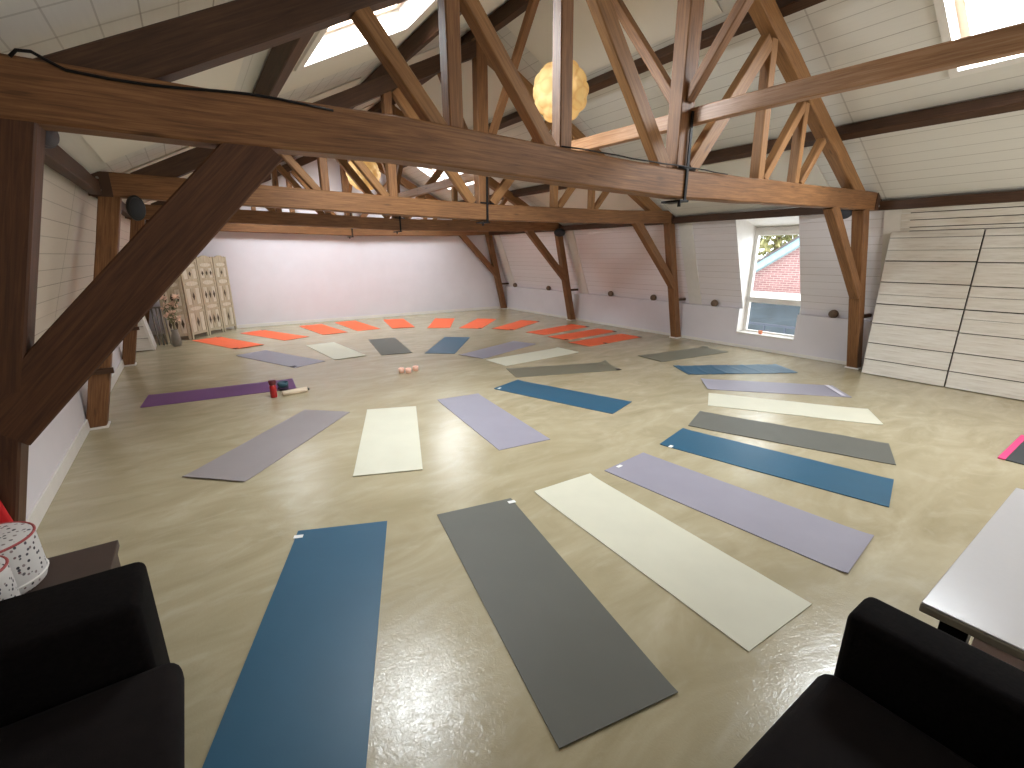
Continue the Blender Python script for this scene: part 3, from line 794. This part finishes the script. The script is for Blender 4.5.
# ------------------------------------------------------------------ plank panels along the right wall
def plank_mat():
    t = NT('whitewashed_planks')
    oc = t.coord('Object')
    g = t.noise(t.mapping(oc, (1, 1.2, 14)), 2.2, 6, .65)
    g2 = t.noise(t.mapping(oc, (1, .5, 3)), 1.2, 2)
    c = t.ramp(g, [(.25, srgb(184, 176, 164)), (.45, srgb(216, 211, 202)), (.7, srgb(229, 226, 220))])
    c = t.mix(t.math('MULTIPLY', t.ramp(g2, [(.45, (0, 0, 0, 1)), (.7, (1, 1, 1, 1))]), .25), c, srgb(190, 170, 145))
    t.set(Base_Color=c, Roughness=.65); t.bump(g, .25, .004); return t.m
M['plank'] = plank_mat()
M['gap'] = plain('plank_gap', srgb(58, 50, 42), .9)
def plank_panel(y0, y1, x, z1, grooves, label, group):
    o = empty('plank_door', (x, (y0 + y1) / 2, 0), label, 'plank door', group)
    bm = bmesh.new(); add_box(bm, (x + .022, y0, .012), (x + .05, y1, z1 - .01)); build('backing_board', bm, M['gap'], o)
    zs = [0.012] + [g[0] for g in grooves] + [z1]
    ws = [0] + [g[1] for g in grooves] + [0]
    rnd = random.Random(int(y0 * 100))
    for i in range(len(zs) - 1):
        bm = bmesh.new()
        a = zs[i] + ws[i] / 2; b = zs[i + 1] - ws[i + 1] / 2
        add_box(bm, (x - rnd.uniform(0, .003), y0 + .004, a), (x + .0225, y1 - .004, b), bevel=.003)
        build('plank', bm, M['plank'], o)
gr = [(.25, .014), (.52, .014), (.84, .014), (1.15, .016), (1.30, .005), (1.49, .014), (1.81, .016), (1.97, .005), (2.15, .007)]
plank_panel(1.80, 2.85, 9.03, 2.24, gr, 'tall whitewashed plank door next to the nearest right truss post', 'whitewashed plank doors')
gr2 = [(.25, .014), (.53, .014), (.82, .012), (1.02, .005), (1.15, .016), (1.33, .006), (1.48, .014), (1.80, .014), (1.99, .006), (2.15, .007)]
plank_panel(.72, 1.788, 9.03, 2.24, gr2, 'whitewashed plank door at the right picture edge', 'whitewashed plank doors')
plank_panel(-.40, .705, 9.03, 2.24, gr, 'whitewashed plank door beyond the right picture edge', 'whitewashed plank doors')
# end cheek between plank doors and sloping wall, and planks above them
bm = bmesh.new(); zc = ZK + (2.24 - ZK)
xw = lambda z: XRI + (XRT - XRI) * (z - ZK) / (ZTR - ZK)
bm = bmesh.new()
zs = [2.245, 2.30, 2.40, 2.50, 2.575]
for i in range(4):
    a, b = zs[i] + .006, zs[i + 1] - .006
    add_prism(bm, [(xw(a) - .03, a), (xw(b) - .03, b), (xw(b) - .006, b), (xw(a) - .006, a)], -1.5, 2.74, 0)
add_prism(bm, [(xw(2.245) - .007, 2.245), (xw(2.57) - .007, 2.57), (xw(2.57) - .003, 2.57), (xw(2.245) - .003, 2.245)], -1.5, 2.74, 1)
ntrim[0] += 1; struct(build('trim_%d' % ntrim[0], bm, [M['plank'], M['gap']]))

# low plank-faced wedge cupboard at the far left wall
o = empty('plank_cupboard', (-.98, 12.2, 0), 'low whitewashed plank cupboard with sloping front against the far left wall', 'cupboard')
bm = bmesh.new(); add_prism(bm, [(-1.165, .01), (-.80, .01), (-.95, 1.0), (-1.165, 1.0)], 11.93, 12.5); build('carcass', bm, M['gap'], o)
xs_ = lambda z: -.80 - .15 * z
zz = [.01, .26, .50, .74, 1.0]
for i in range(4):
    bm = bmesh.new(); a, b = zz[i] + .006, zz[i + 1] - .006
    add_prism(bm, [(-1.165, a), (xs_(a) - .03, a), (xs_(b) - .03, b), (-1.165, b)], 11.905, 11.932); build('plank', bm, M['plank'], o)
bm = bmesh.new(); add_prism(bm, [(xs_(.01) - .028, .01), (xs_(.01) + .012, .01), (xs_(1.0) + .012, 1.0), (xs_(1.0) - .028, 1.0)], 11.90, 12.5); build('side_board', bm, M['white'], o)
bm = bmesh.new(); add_box(bm, (-1.165, 11.905, 1.0), (-.93, 12.5, 1.02)); build('top_board', bm, M['white'], o)

# ------------------------------------------------------------------ round wooden balls on the right ledge
M['ball'] = plain('brown_ball', srgb(112, 92, 74), .75, var=.35, scale=30, bump=.5)
balls = [(3.62, 'round brown wooden ball on the right ledge between the nearest post and the window'),
         (5.98, 'round brown wooden ball on the right ledge just past the dormer window'),
         (7.66, 'round brown wooden ball on the right ledge just past the second truss post'),
         (9.12, 'round brown wooden ball on the right ledge before the third truss post'),
         (11.85, 'round brown wooden ball on the right ledge past the third truss post'),
         (13.75, 'round brown wooden ball on the right ledge near the far end wall')]
for i, (y, lb) in enumerate(balls):
    bm = bmesh.new(); bmesh.ops.create_icosphere(bm, subdivisions=4, radius=.078)
    for v in bm.verts:
        v.co *= 1 + .05 * noise.noise(v.co * 22 + Vector((i, 0, 0)))
        if v.co.z < -.066: v.co.z = -.066
    bmesh.ops.translate(bm, verts=bm.verts[:], vec=(9.565, y, ZK + .067))
    tag(build('wooden_ball', bm, M['ball'], smooth=True), lb, 'ball', 'wooden balls on the right ledge')

# ------------------------------------------------------------------ carved folding screen
def carved(name, col, rough=.7):
    t = NT(name); oc = t.coord('Object'); g = t.noise(t.mapping(oc, (6, 6, 1.2)), 4, 5)
    t.set(Base_Color=t.ramp(g, [(.3, tuple(c * .7 for c in col[:3]) + (1,)), (.7, col)]), Roughness=rough); return t.m
M['scr'] = carved('greyed_carved_wood', srgb(190, 178, 152)); M['scr_l'] = carved('pale_carved_wood', srgb(216, 208, 188)); M['scr_d'] = plain('carved_hollow', srgb(74, 62, 48), .9)
scr = empty('folding_screen', (.1, 13.4, 0), 'carved wooden folding screen standing in the far left corner', 'folding screen')
base_pts = [(-.62, 12.92), (-.144, 12.976), (.199, 13.465), (.541, 13.85), (.858, 14.15)]
for pi in range(4):
    p0 = Vector((*base_pts[pi], 0)); p1 = Vector((*base_pts[pi + 1], 0))
    d = (p1 - p0); w = d.length; d.normalize(); nrm = Vector((d.y, -d.x, 0))
    Mx = Matrix((d, -nrm, Vector((0, 0, 1)))).transposed().to_4x4(); Mx.translation = p0
    g = .012; H = 1.86
    def lb(lo, hi, nm, mat, bev=.004, parent=None):
        bm = bmesh.new(); add_box(bm, lo, hi, bevel=bev, M=Mx); return build(nm, bm, mat, parent)
    bm = bmesh.new()
    st = .05
    add_box(bm, (g, -.02, 0.0), (g + st, .02, H), bevel=.004, M=Mx); add_box(bm, (w - g - st, -.02, 0.0), (w - g, .02, H), bevel=.004, M=Mx)
    for z0, z1 in ((.10, .15), (.60, .64), (.74, .78), (1.16, 1.20), (1.32, 1.36), (1.60, 1.62)): add_box(bm, (g + st - .004, -.018, z0), (w - g - st + .004, .018, z1), M=Mx)
    # arched head
    n = 10; xa, xb = g, w - g
    arc = [(xa + (xb - xa) * i / n, H - .06 + .09 * math.sin(PI * i / n)) for i in range(n + 1)]
    poly = [(xa, 1.74)] + arc + [(xb, 1.74)]
    tb = bmesh.new(); add_prism(tb, poly, -.019, .019); bmesh.ops.transform(tb, matrix=Mx, verts=tb.verts[:]); merge(bm, tb)
    leaf = build('screen_leaf', bm, M['scr'], scr)
    # carved infill: back field with lattice strips and dark diamond cut-outs
    lb((g + st, -.006, .14), (w - g - st, .006, 1.75), 'carved_panel', M['scr'], 0, leaf)
    iw = w - 2 * g - 2 * st
    for z0, z1 in ((.64, .74), (1.20, 1.32), (1.62, 1.72)):
        bm = bmesh.new()
        tb = bmesh.new(); cx = w / 2
        pts = [(cx + iw * .44 * math.cos(q * PI / 8), (z0 + z1) / 2 + (z1 - z0) * .42 * math.sin(q * PI / 8)) for q in range(16)]
        add_prism(tb, pts, -.016, .012); bmesh.ops.transform(tb, matrix=Mx, verts=tb.verts[:]); merge(bm, tb)
        build('carved_rosette', bm, M['scr_l'], leaf)
    for z0, z1 in ((.15, .60), (.78, 1.16), (1.36, 1.60)):
        ns = 3
        for s in range(ns):
            xc = g + st + iw * (s + .5) / ns
            bm = bmesh.new(); add_box(bm, (xc - iw / ns * .40, -.014, z0 + .01), (xc + iw / ns * .40, .010, z1 - .01), bevel=.004, M=Mx); build('carved_slat', bm, M['scr_l'] if s != 1 else M['scr'], leaf)
        for s in (0, 1, 2):
            if (s + pi) % 2 == 1 and s != 1: continue
            xc = g + st + iw * (s + .5) / ns; zc = (z0 + z1) / 2; hh = (z1 - z0) * .26; ww = iw / ns * .26
            bm = bmesh.new(); tb = bmesh.new(); add_prism(tb, [(xc - ww, zc), (xc, zc - hh), (xc + ww, zc), (xc, zc + hh)], -.0165, -.004); bmesh.ops.transform(tb, matrix=Mx, verts=tb.verts[:]); merge(bm, tb)
            build('cut_out', bm, M['scr_d'], leaf)

# dried flowers in a tall vase, in front of the screen
M['vase'] = plain('grey_vase', srgb(128, 122, 112), .4)
M['stem'] = plain('dry_stem', srgb(120, 112, 78), .8); M['petal'] = plain('pink_cream_petals', srgb(226, 198, 176), .8, var=.15, scale=20); M['leafd'] = plain('sage_leaves', srgb(120, 122, 86), .8, var=.25, scale=20)
fo = empty('flower_vase', (-.42, 12.20, 0), 'vase of dried pink and sage flowers standing before the carved screen', 'flower vase')
bm = bmesh.new(); add_lathe(bm, [(.06, 0), (.085, .04), (.09, .16), (.06, .30), (.065, .36), (.055, .36), (.045, .30)], fo.location, 20); build('vase', bm, M['vase'], fo, True)
rnd = random.Random(11); heads = []
bm = bmesh.new()
for i in range(16):
    a = rnd.random() * 2 * PI; r = rnd.uniform(.03, .15); z = rnd.uniform(.58, 1.05)
    p = Vector((-.42 + r * math.cos(a), 12.20 + r * .6 * math.sin(a), z)); heads.append(p)
    m_ = Vector((-.42 + r * .25 * math.cos(a), 12.20 + r * .2 * math.sin(a), .42 + (z - .42) * .6))
    add_tube(bm, [(-.42, 12.20, .32), m_, p], .005, 5)
build('stems', bm, M['stem'], fo)
bm = bmesh.new()
for p in heads[:9]:
    for k in range(16):
        u = Vector((rnd.gauss(0, 1), rnd.gauss(0, 1), rnd.gauss(0, .8) + .3)).normalized(); v2 = u.orthogonal().normalized(); s = rnd.uniform(.06, .11)
        quad(bm, [p, p + u * s * .5 + v2 * s * .35, p + u * s, p + u * s * .5 - v2 * s * .35])
build('blossoms', bm, M['petal'], fo)
bm = bmesh.new()
for p in heads:
    for k in range(14):
        q0 = p.lerp(Vector((-.42, 12.20, .5)), rnd.random() * .8); u = Vector((rnd.gauss(0, 1), rnd.gauss(0, 1), rnd.gauss(0, 1))).normalized(); v2 = u.orthogonal().normalized(); s = rnd.uniform(.04, .08)
        quad(bm, [q0, q0 + u * s * .5 + v2 * s * .25, q0 + u * s, q0 + u * s * .5 - v2 * s * .25])
build('leaves', bm, M['leafd'], fo)
# white lily by the cupboard in a slim glass, and a grey metal stand of upright bars
st = empty('metal_stand', (-.62, 12.55, 0), 'grey metal stand of upright bars between the plank cupboard and the screen', 'stand')
for k, (x, y) in enumerate(((-.74, 12.55), (-.66, 12.50), (-.60, 12.58), (-.53, 12.52))):
    bm = bmesh.new(); add_tube(bm, [(x, y, 0), (x - .02, y, .80 if k < 2 else .79)], .016); build('upright', bm, M['steel'], st)
bm = bmesh.new(); add_box(bm, (-.79, 12.47, .80), (-.50, 12.61, .83), bevel=.004); build('shelf', bm, M['steel'], st)
M['lily'] = plain('white_petals', srgb(236, 232, 220), .7)
lv = empty('lily_bunch', (-.74, 12.53, .832), 'small bunch of white flowers on top of the grey metal stand', 'flowers')
bm = bmesh.new(); add_lathe(bm, [(.025, 0), (.03, .1), (.02, .12)], (-.74, 12.53, .832), 12); build('vase', bm, M['vase'], lv, True)
bm = bmesh.new()
for i in range(7):
    p = Vector((-.74 + rnd.uniform(-.08, .12), 12.53 + rnd.uniform(-.06, .06), .96 + rnd.uniform(.0, .14)))
    for k in range(7):
        u = Vector((rnd.gauss(0, 1), rnd.gauss(0, 1), rnd.gauss(0, 1))).normalized(); v2 = u.orthogonal().normalized(); s = rnd.uniform(.05, .10)
        quad(bm, [p, p + u * s * .5 + v2 * s * .3, p + u * s, p + u * s * .5 - v2 * s * .3])
build('blossoms', bm, M['lily'], lv)
bm = bmesh.new()
for i in range(5): add_tube(bm, [(-.74, 12.53, .93), (-.74 + .03 * (i - 2), 12.53, 1.04)], .004, 5)
build('stems', bm, M['stem'], lv)

# ------------------------------------------------------------------ things by the purple mat and room centre
M['red'] = plain('red_bottle', srgb(168, 30, 34), .3); M['redcap'] = plain('dark_red_cap', srgb(92, 26, 36), .4)
o = empty('drinking_bottle', (.73, 6.90, 0), 'red drinking bottle with dark cap at the end of the purple mat', 'bottle')
bm = bmesh.new(); add_lathe(bm, [(.038, 0), (.043, .01), (.043, .15), (.036, .18)], o.location, 20); build('bottle_body', bm, M['red'], o, True)
bm = bmesh.new(); add_lathe(bm, [(.037, .178), (.046, .19), (.048, .235), (.044, .245), (.002, .246)], o.location, 20); build('cap', bm, M['redcap'], o, True)
M['teal'] = plain('dark_teal_glaze', srgb(44, 78, 92), .35)
o = empty('singing_bowl', (.90, 7.22, .012), 'dark teal bowl with cushion at the end of the purple mat', 'bowl')
bm = bmesh.new(); add_lathe(bm, [(.035, .03), (.062, .042), (.076, .075), (.074, .105), (.068, .105), (.066, .075), (.05, .05), (.001, .042)], o.location, 24, cap=False); build('bowl', bm, M['teal'], o, True)
bm = bmesh.new(); add_lathe(bm, [(.05, 0), (.075, .012), (.075, .025), (.05, .035)], o.location, 20); build('cushion', bm, plain('dark_cushion', srgb(52, 36, 60), .9), o, True)
M['peach'] = plain('pale_peach_fabric', srgb(222, 204, 180), .8)
o = empty('rolled_cloth', (1.00, 6.90, 0), 'pale peach rolled cloth lying beside the red bottle', 'rolled cloth')
dv = Vector((1, .12, 0)).normalized()
Rm = Matrix((Vector((0, 0, 1)), Vector((-dv.y, dv.x, 0)), dv)).transposed().to_4x4()
bm = bmesh.new(); add_lathe(bm, [(.02, -.17), (.036, -.165), (.038, 0), (.036, .165), (.02, .17)], (1.00, 6.90, .038), 18, M=Rm); build('roll', bm, M['peach'], o, True)
bm = bmesh.new(); add_lathe(bm, [(.006, .17), (.018, .175), (.018, .195), (.006, .20)], (1.00, 6.90, .038), 12, M=Rm); q = build('end_knob', bm, M['tag_black'], o, True); q['label'] = 'dark end knob'
M['cup'] = plain('peach_glass', srgb(246, 196, 176), .3)
o0 = None
for i, (x, y, lb) in enumerate(((2.70, 7.20, 'peach tealight cup at room centre, leftmost of the little cluster'), (2.79, 7.12, 'peach tealight cup at room centre, front of the little cluster'), (2.95, 7.20, 'peach tealight cup at room centre, rightmost of the little cluster'))):
    if o0 is None:
        o0 = o = empty('tealight_cup', (x, y, 0), lb, 'candle holder', 'tealight cups at room centre')
        bm = bmesh.new(); add_lathe(bm, [(.025, 0), (.045, .008), (.052, .07), (.047, .085), (.042, .085), (.044, .03), (.001, .025)], (x, y, 0), 18, cap=False); build('cup', bm, M['cup'], o, True)
        bm = bmesh.new(); add_lathe(bm, [(.03, .026), (.03, .05), (.001, .052)], (x, y, 0), 14); build('candle', bm, M['white'], o, True)
    else:
        o = copy_tree(o0); o.location = (x, y, 0); o['label'] = lb

# ------------------------------------------------------------------ black armchairs
t = NT('black_velour'); oc = t.coord('Object'); g = t.noise(oc, 60, 3)
t.set(Base_Color=t.ramp(g, [(.3, srgb(9, 7, 7)), (.7, srgb(19, 15, 15))]), Roughness=.95)
t.b.inputs['Sheen Weight'].default_value = .0; t.bump(g, .25, .004); t.b.inputs['Specular IOR Level'].default_value = .12
M['velour'] = t.m
M['seatv'] = plain('black_seat_velour', srgb(22, 17, 17), .95, var=.15, scale=20, bump=.2, spec=.2)
def sofa(label, front, back, a0, a1, arm_w, arm_z, seat_z, back_z, axis, seat_out, arms=(1, 1), bv=.035):
    """axis 'x': faces +x, spans y a0..a1;  axis 'y': faces +y, spans x a0..a1"""
    def B(d0, d1, s0, s1, z0, z1, bev, nm, mat, root, seg=4):
        bm = bmesh.new()
        lo, hi = ((d0, s0, z0), (d1, s1, z1)) if axis == 'x' else ((s0, d0, z0), (s1, d1, z1))
        add_box(bm, lo, hi, bevel=bev, seg=seg); return build(nm, bm, mat, root, True)
    c = ((front + back) / 2, (a0 + a1) / 2, 0) if axis == 'x' else ((a0 + a1) / 2, (front + back) / 2, 0)
    root = empty('armchair', c, label, 'armchair')
    B(back, front - .02, a0 + .02, a1 - .02, .06, .26, .02, 'base', M['velour'], root)
    B(back, front, a0, a0 + arm_w, .06, arm_z, bv, 'armrest', M['velour'], root)
    B(back, front, a1 - arm_w, a1, .06, arm_z, bv, 'armrest', M['velour'], root)
    B(back, back + .24, a0 + arm_w + .002, a1 - arm_w - .002, .20, back_z, .05, 'backrest', M['velour'], root)
    B(back + .2, front + seat_out, a0 + arm_w + .004, a1 - arm_w - .004, .26, seat_z, .055, 'seat_cushion', M['seatv'], root)
    for d in (back + .08, front - .08):
        for s in (a0 + .08, a1 - .08):
            bm = bmesh.new(); p = (d, s, 0) if axis == 'x' else (s, d, 0); add_lathe(bm, [(.022, 0), (.028, .06)], p, 10); build('foot', bm, M['iron'], root)
    return root
sofa('black velour armchair at the left bottom corner beside the blue mat', -.335, -1.14, .95, 2.295, .35, .655, .40, .67, 'x', .085)
sofa('black velour armchair at the right bottom corner beside the white table', .450, -.42, .62, 1.955, .20, .67, .43, .75, 'y', .026)

# ------------------------------------------------------------------ white table
t = NT('glossy_white_tabletop'); t.set(Base_Color=srgb(206, 204, 206), Roughness=.22); t.bump(t.noise(t.coord('Object'), 14, 3), .08, .01); M['ttop'] = t.m
M['tedge'] = plain('grey_table_edge', srgb(150, 142, 128), .5)
o = empty('table', (2.88, -.15, 0), 'low white glossy table at the right edge beside the black armchair', 'table')
bm = bmesh.new(); add_box(bm, (2.09, -.62, .60), (3.66, .324, .635), bevel=.006); build('table_edge', bm, M['tedge'], o)
bm = bmesh.new(); add_box(bm, (2.092, -.618, .6352), (3.658, .322, .642), bevel=.003); build('table_top', bm, M['ttop'], o)
for x in (2.155, 3.58):
    for y in (.225, -.52):
        bm = bmesh.new(); add_box(bm, (x - .04, y - .04, 0), (x + .04, y + .04, .60), bevel=.004); q = build('leg', bm, M['iron'], o)
bm = bmesh.new(); add_box(bm, (2.098, -.46, .53), (2.118, .17, .598), bevel=.004); q = build('apron', bm, plain('pinkish_board', srgb(246, 220, 218), .6), o); q['label'] = 'pinkish board under the top'

# ------------------------------------------------------------------ left: dark bench with poufs, red cushion
M['bench'] = plain('dark_brown_laminate', srgb(66, 50, 42), .6, var=.1, bump=.1)
o = empty('side_table', (-.83, 2.7, 0), 'low dark brown bench behind the left black armchair', 'bench')
bm = bmesh.new(); add_box(bm, (-1.165, 2.315, .39), (-.525, 2.972, .43), bevel=.004); build('bench_top', bm, M['bench'], o)
for x0, x1 in ((-1.16, -1.12), (-.575, -.54)):
    bm = bmesh.new(); add_box(bm, (x0, 2.33, 0), (x1, 2.965, .39), bevel=.003); build('side_panel', bm, M['bench'], o)
t = NT('terrazzo_print_fabric'); oc = t.coord('Object')
vo = t.N('ShaderNodeTexVoronoi'); vo.inputs['Scale'].default_value = 44; vo.inputs['Randomness'].default_value = 1; t.L(oc, vo.inputs['Vector'])
spot = t.ramp(t.math('ADD', vo.outputs['Distance'], t.math('MULTIPLY', t.noise(oc, 60, 2), .14)), [(.34, (1, 1, 1, 1)), (.40, (0, 0, 0, 1))])
hue = t.N('ShaderNodeSeparateColor'); t.L(vo.outputs['Color'], hue.inputs[0])
sc = t.ramp(hue.outputs[0], [(0, srgb(48, 48, 54)), (.45, srgb(86, 84, 92)), (.7, srgb(150, 140, 140)), (1, srgb(104, 70, 74))])
t.set(Base_Color=t.mix(spot, srgb(214, 212, 210), sc), Roughness=.85); M['terr'] = t.m
M['piping'] = plain('red_piping', srgb(176, 84, 84), .7); M['wpiping'] = plain('white_piping', srgb(230, 228, 224), .7)
def pouf(x, y, z, r, h, label):
    o = empty('pouf', (x, y, z), label, 'pouf', 'speckled poufs on the dark bench')
    bm = bmesh.new(); add_lathe(bm, [(r * .9, 0), (r * .98, .012), (r * 1.03, .04), (r * 1.02, h * .4), (r * 1.0, h * .85), (r * .98, h - .008), (r * .92, h), (r * .5, h + .006), (.002, h + .008)], (x, y, z), 40)
    build('cover', bm, M['terr'], o, True)
    def ring(rr, zz, nm, mt):
        bm = bmesh.new(); n = 40
        pts = [Vector((x + rr * math.cos(2 * PI * i / n), y + rr * math.sin(2 * PI * i / n), zz)) for i in range(n + 1)]
        add_tube(bm, pts, .0055, 6); build(nm, bm, mt, o, True)
    ring(r * .985, z + h - .006, 'piping', M['piping']); ring(r * 1.03, z + .05, 'seam', M['wpiping'])
pouf(-.930, 2.785, .43, .165, .25, 'white speckled pouf with red piping on the bench, farther wider one')
pouf(-.905, 2.475, .43, .122, .27, 'white speckled pouf with red piping on the bench, nearer narrower one')
M['redc'] = plain('red_fabric', srgb(206, 26, 32), .7, bump=.15)
bm = bmesh.new()
add_box(bm, (-.16, -.016, 0), (.16, .016, .40), bevel=.014, seg=3)
bmesh.ops.subdivide_edges(bm, edges=bm.edges[:], cuts=2, use_grid_fill=True)
bmesh.ops.transform(bm, matrix=Matrix.Translation((-1.0, 2.974, .432)) @ Matrix.Rotation(-.16, 4, 'Y'), verts=bm.verts[:])
tag(build('floor_cushion', bm, M['redc'], smooth=True), 'bright red cushion leaning on the nearest left post behind the poufs', 'cushion')

# ------------------------------------------------------------------ light, world, camera
w = bpy.data.worlds.new('World'); scene.world = w; w.use_nodes = True
nt = w.node_tree; bg = nt.nodes['Background']
sk = nt.nodes.new('ShaderNodeTexSky'); sk.sky_type = 'HOSEK_WILKIE'; sk.turbidity = 4.0; sk.sun_direction = (-0.3, -0.5, 0.8)
mxn = nt.nodes.new('ShaderNodeMix'); mxn.data_type = 'RGBA'; mxn.inputs[0].default_value = .75
nt.links.new(sk.outputs[0], mxn.inputs[6]); mxn.inputs[7].default_value = (.92, .96, 1.0, 1)
nt.links.new(mxn.outputs[2], bg.inputs['Color']); bg.inputs['Strength'].default_value = 4.2

# added fill lamp inside the closed near wall, behind the camera
area('near_end_fill', (6.3, YN + .15, 1.7), (-.1, 1, .0), 5.0, 2.6, 165, (1, .97, .93), ydir=(0, 0, 1))

cam = bpy.data.cameras.new('camera'); co = bpy.data.objects.new('camera', cam); COL.objects.link(co)
cam.sensor_width = 36; cam.lens = 460.27 / 1024 * 36; cam.clip_start = .02
co.location = (0, 0, CAMZ)
co.rotation_euler = (PI / 2 - math.radians(15.654), 0, -math.radians(34.447))
scene.camera = co
scene.view_settings.view_transform = 'Standard'
scene.view_settings.look = 'None'
scene.view_settings.exposure = 0.35
scene.cycles.max_bounces = 10
scene.cycles.diffuse_bounces = 6
scene.cycles.transparent_max_bounces = 12
scene.cycles.sample_clamp_indirect = 6
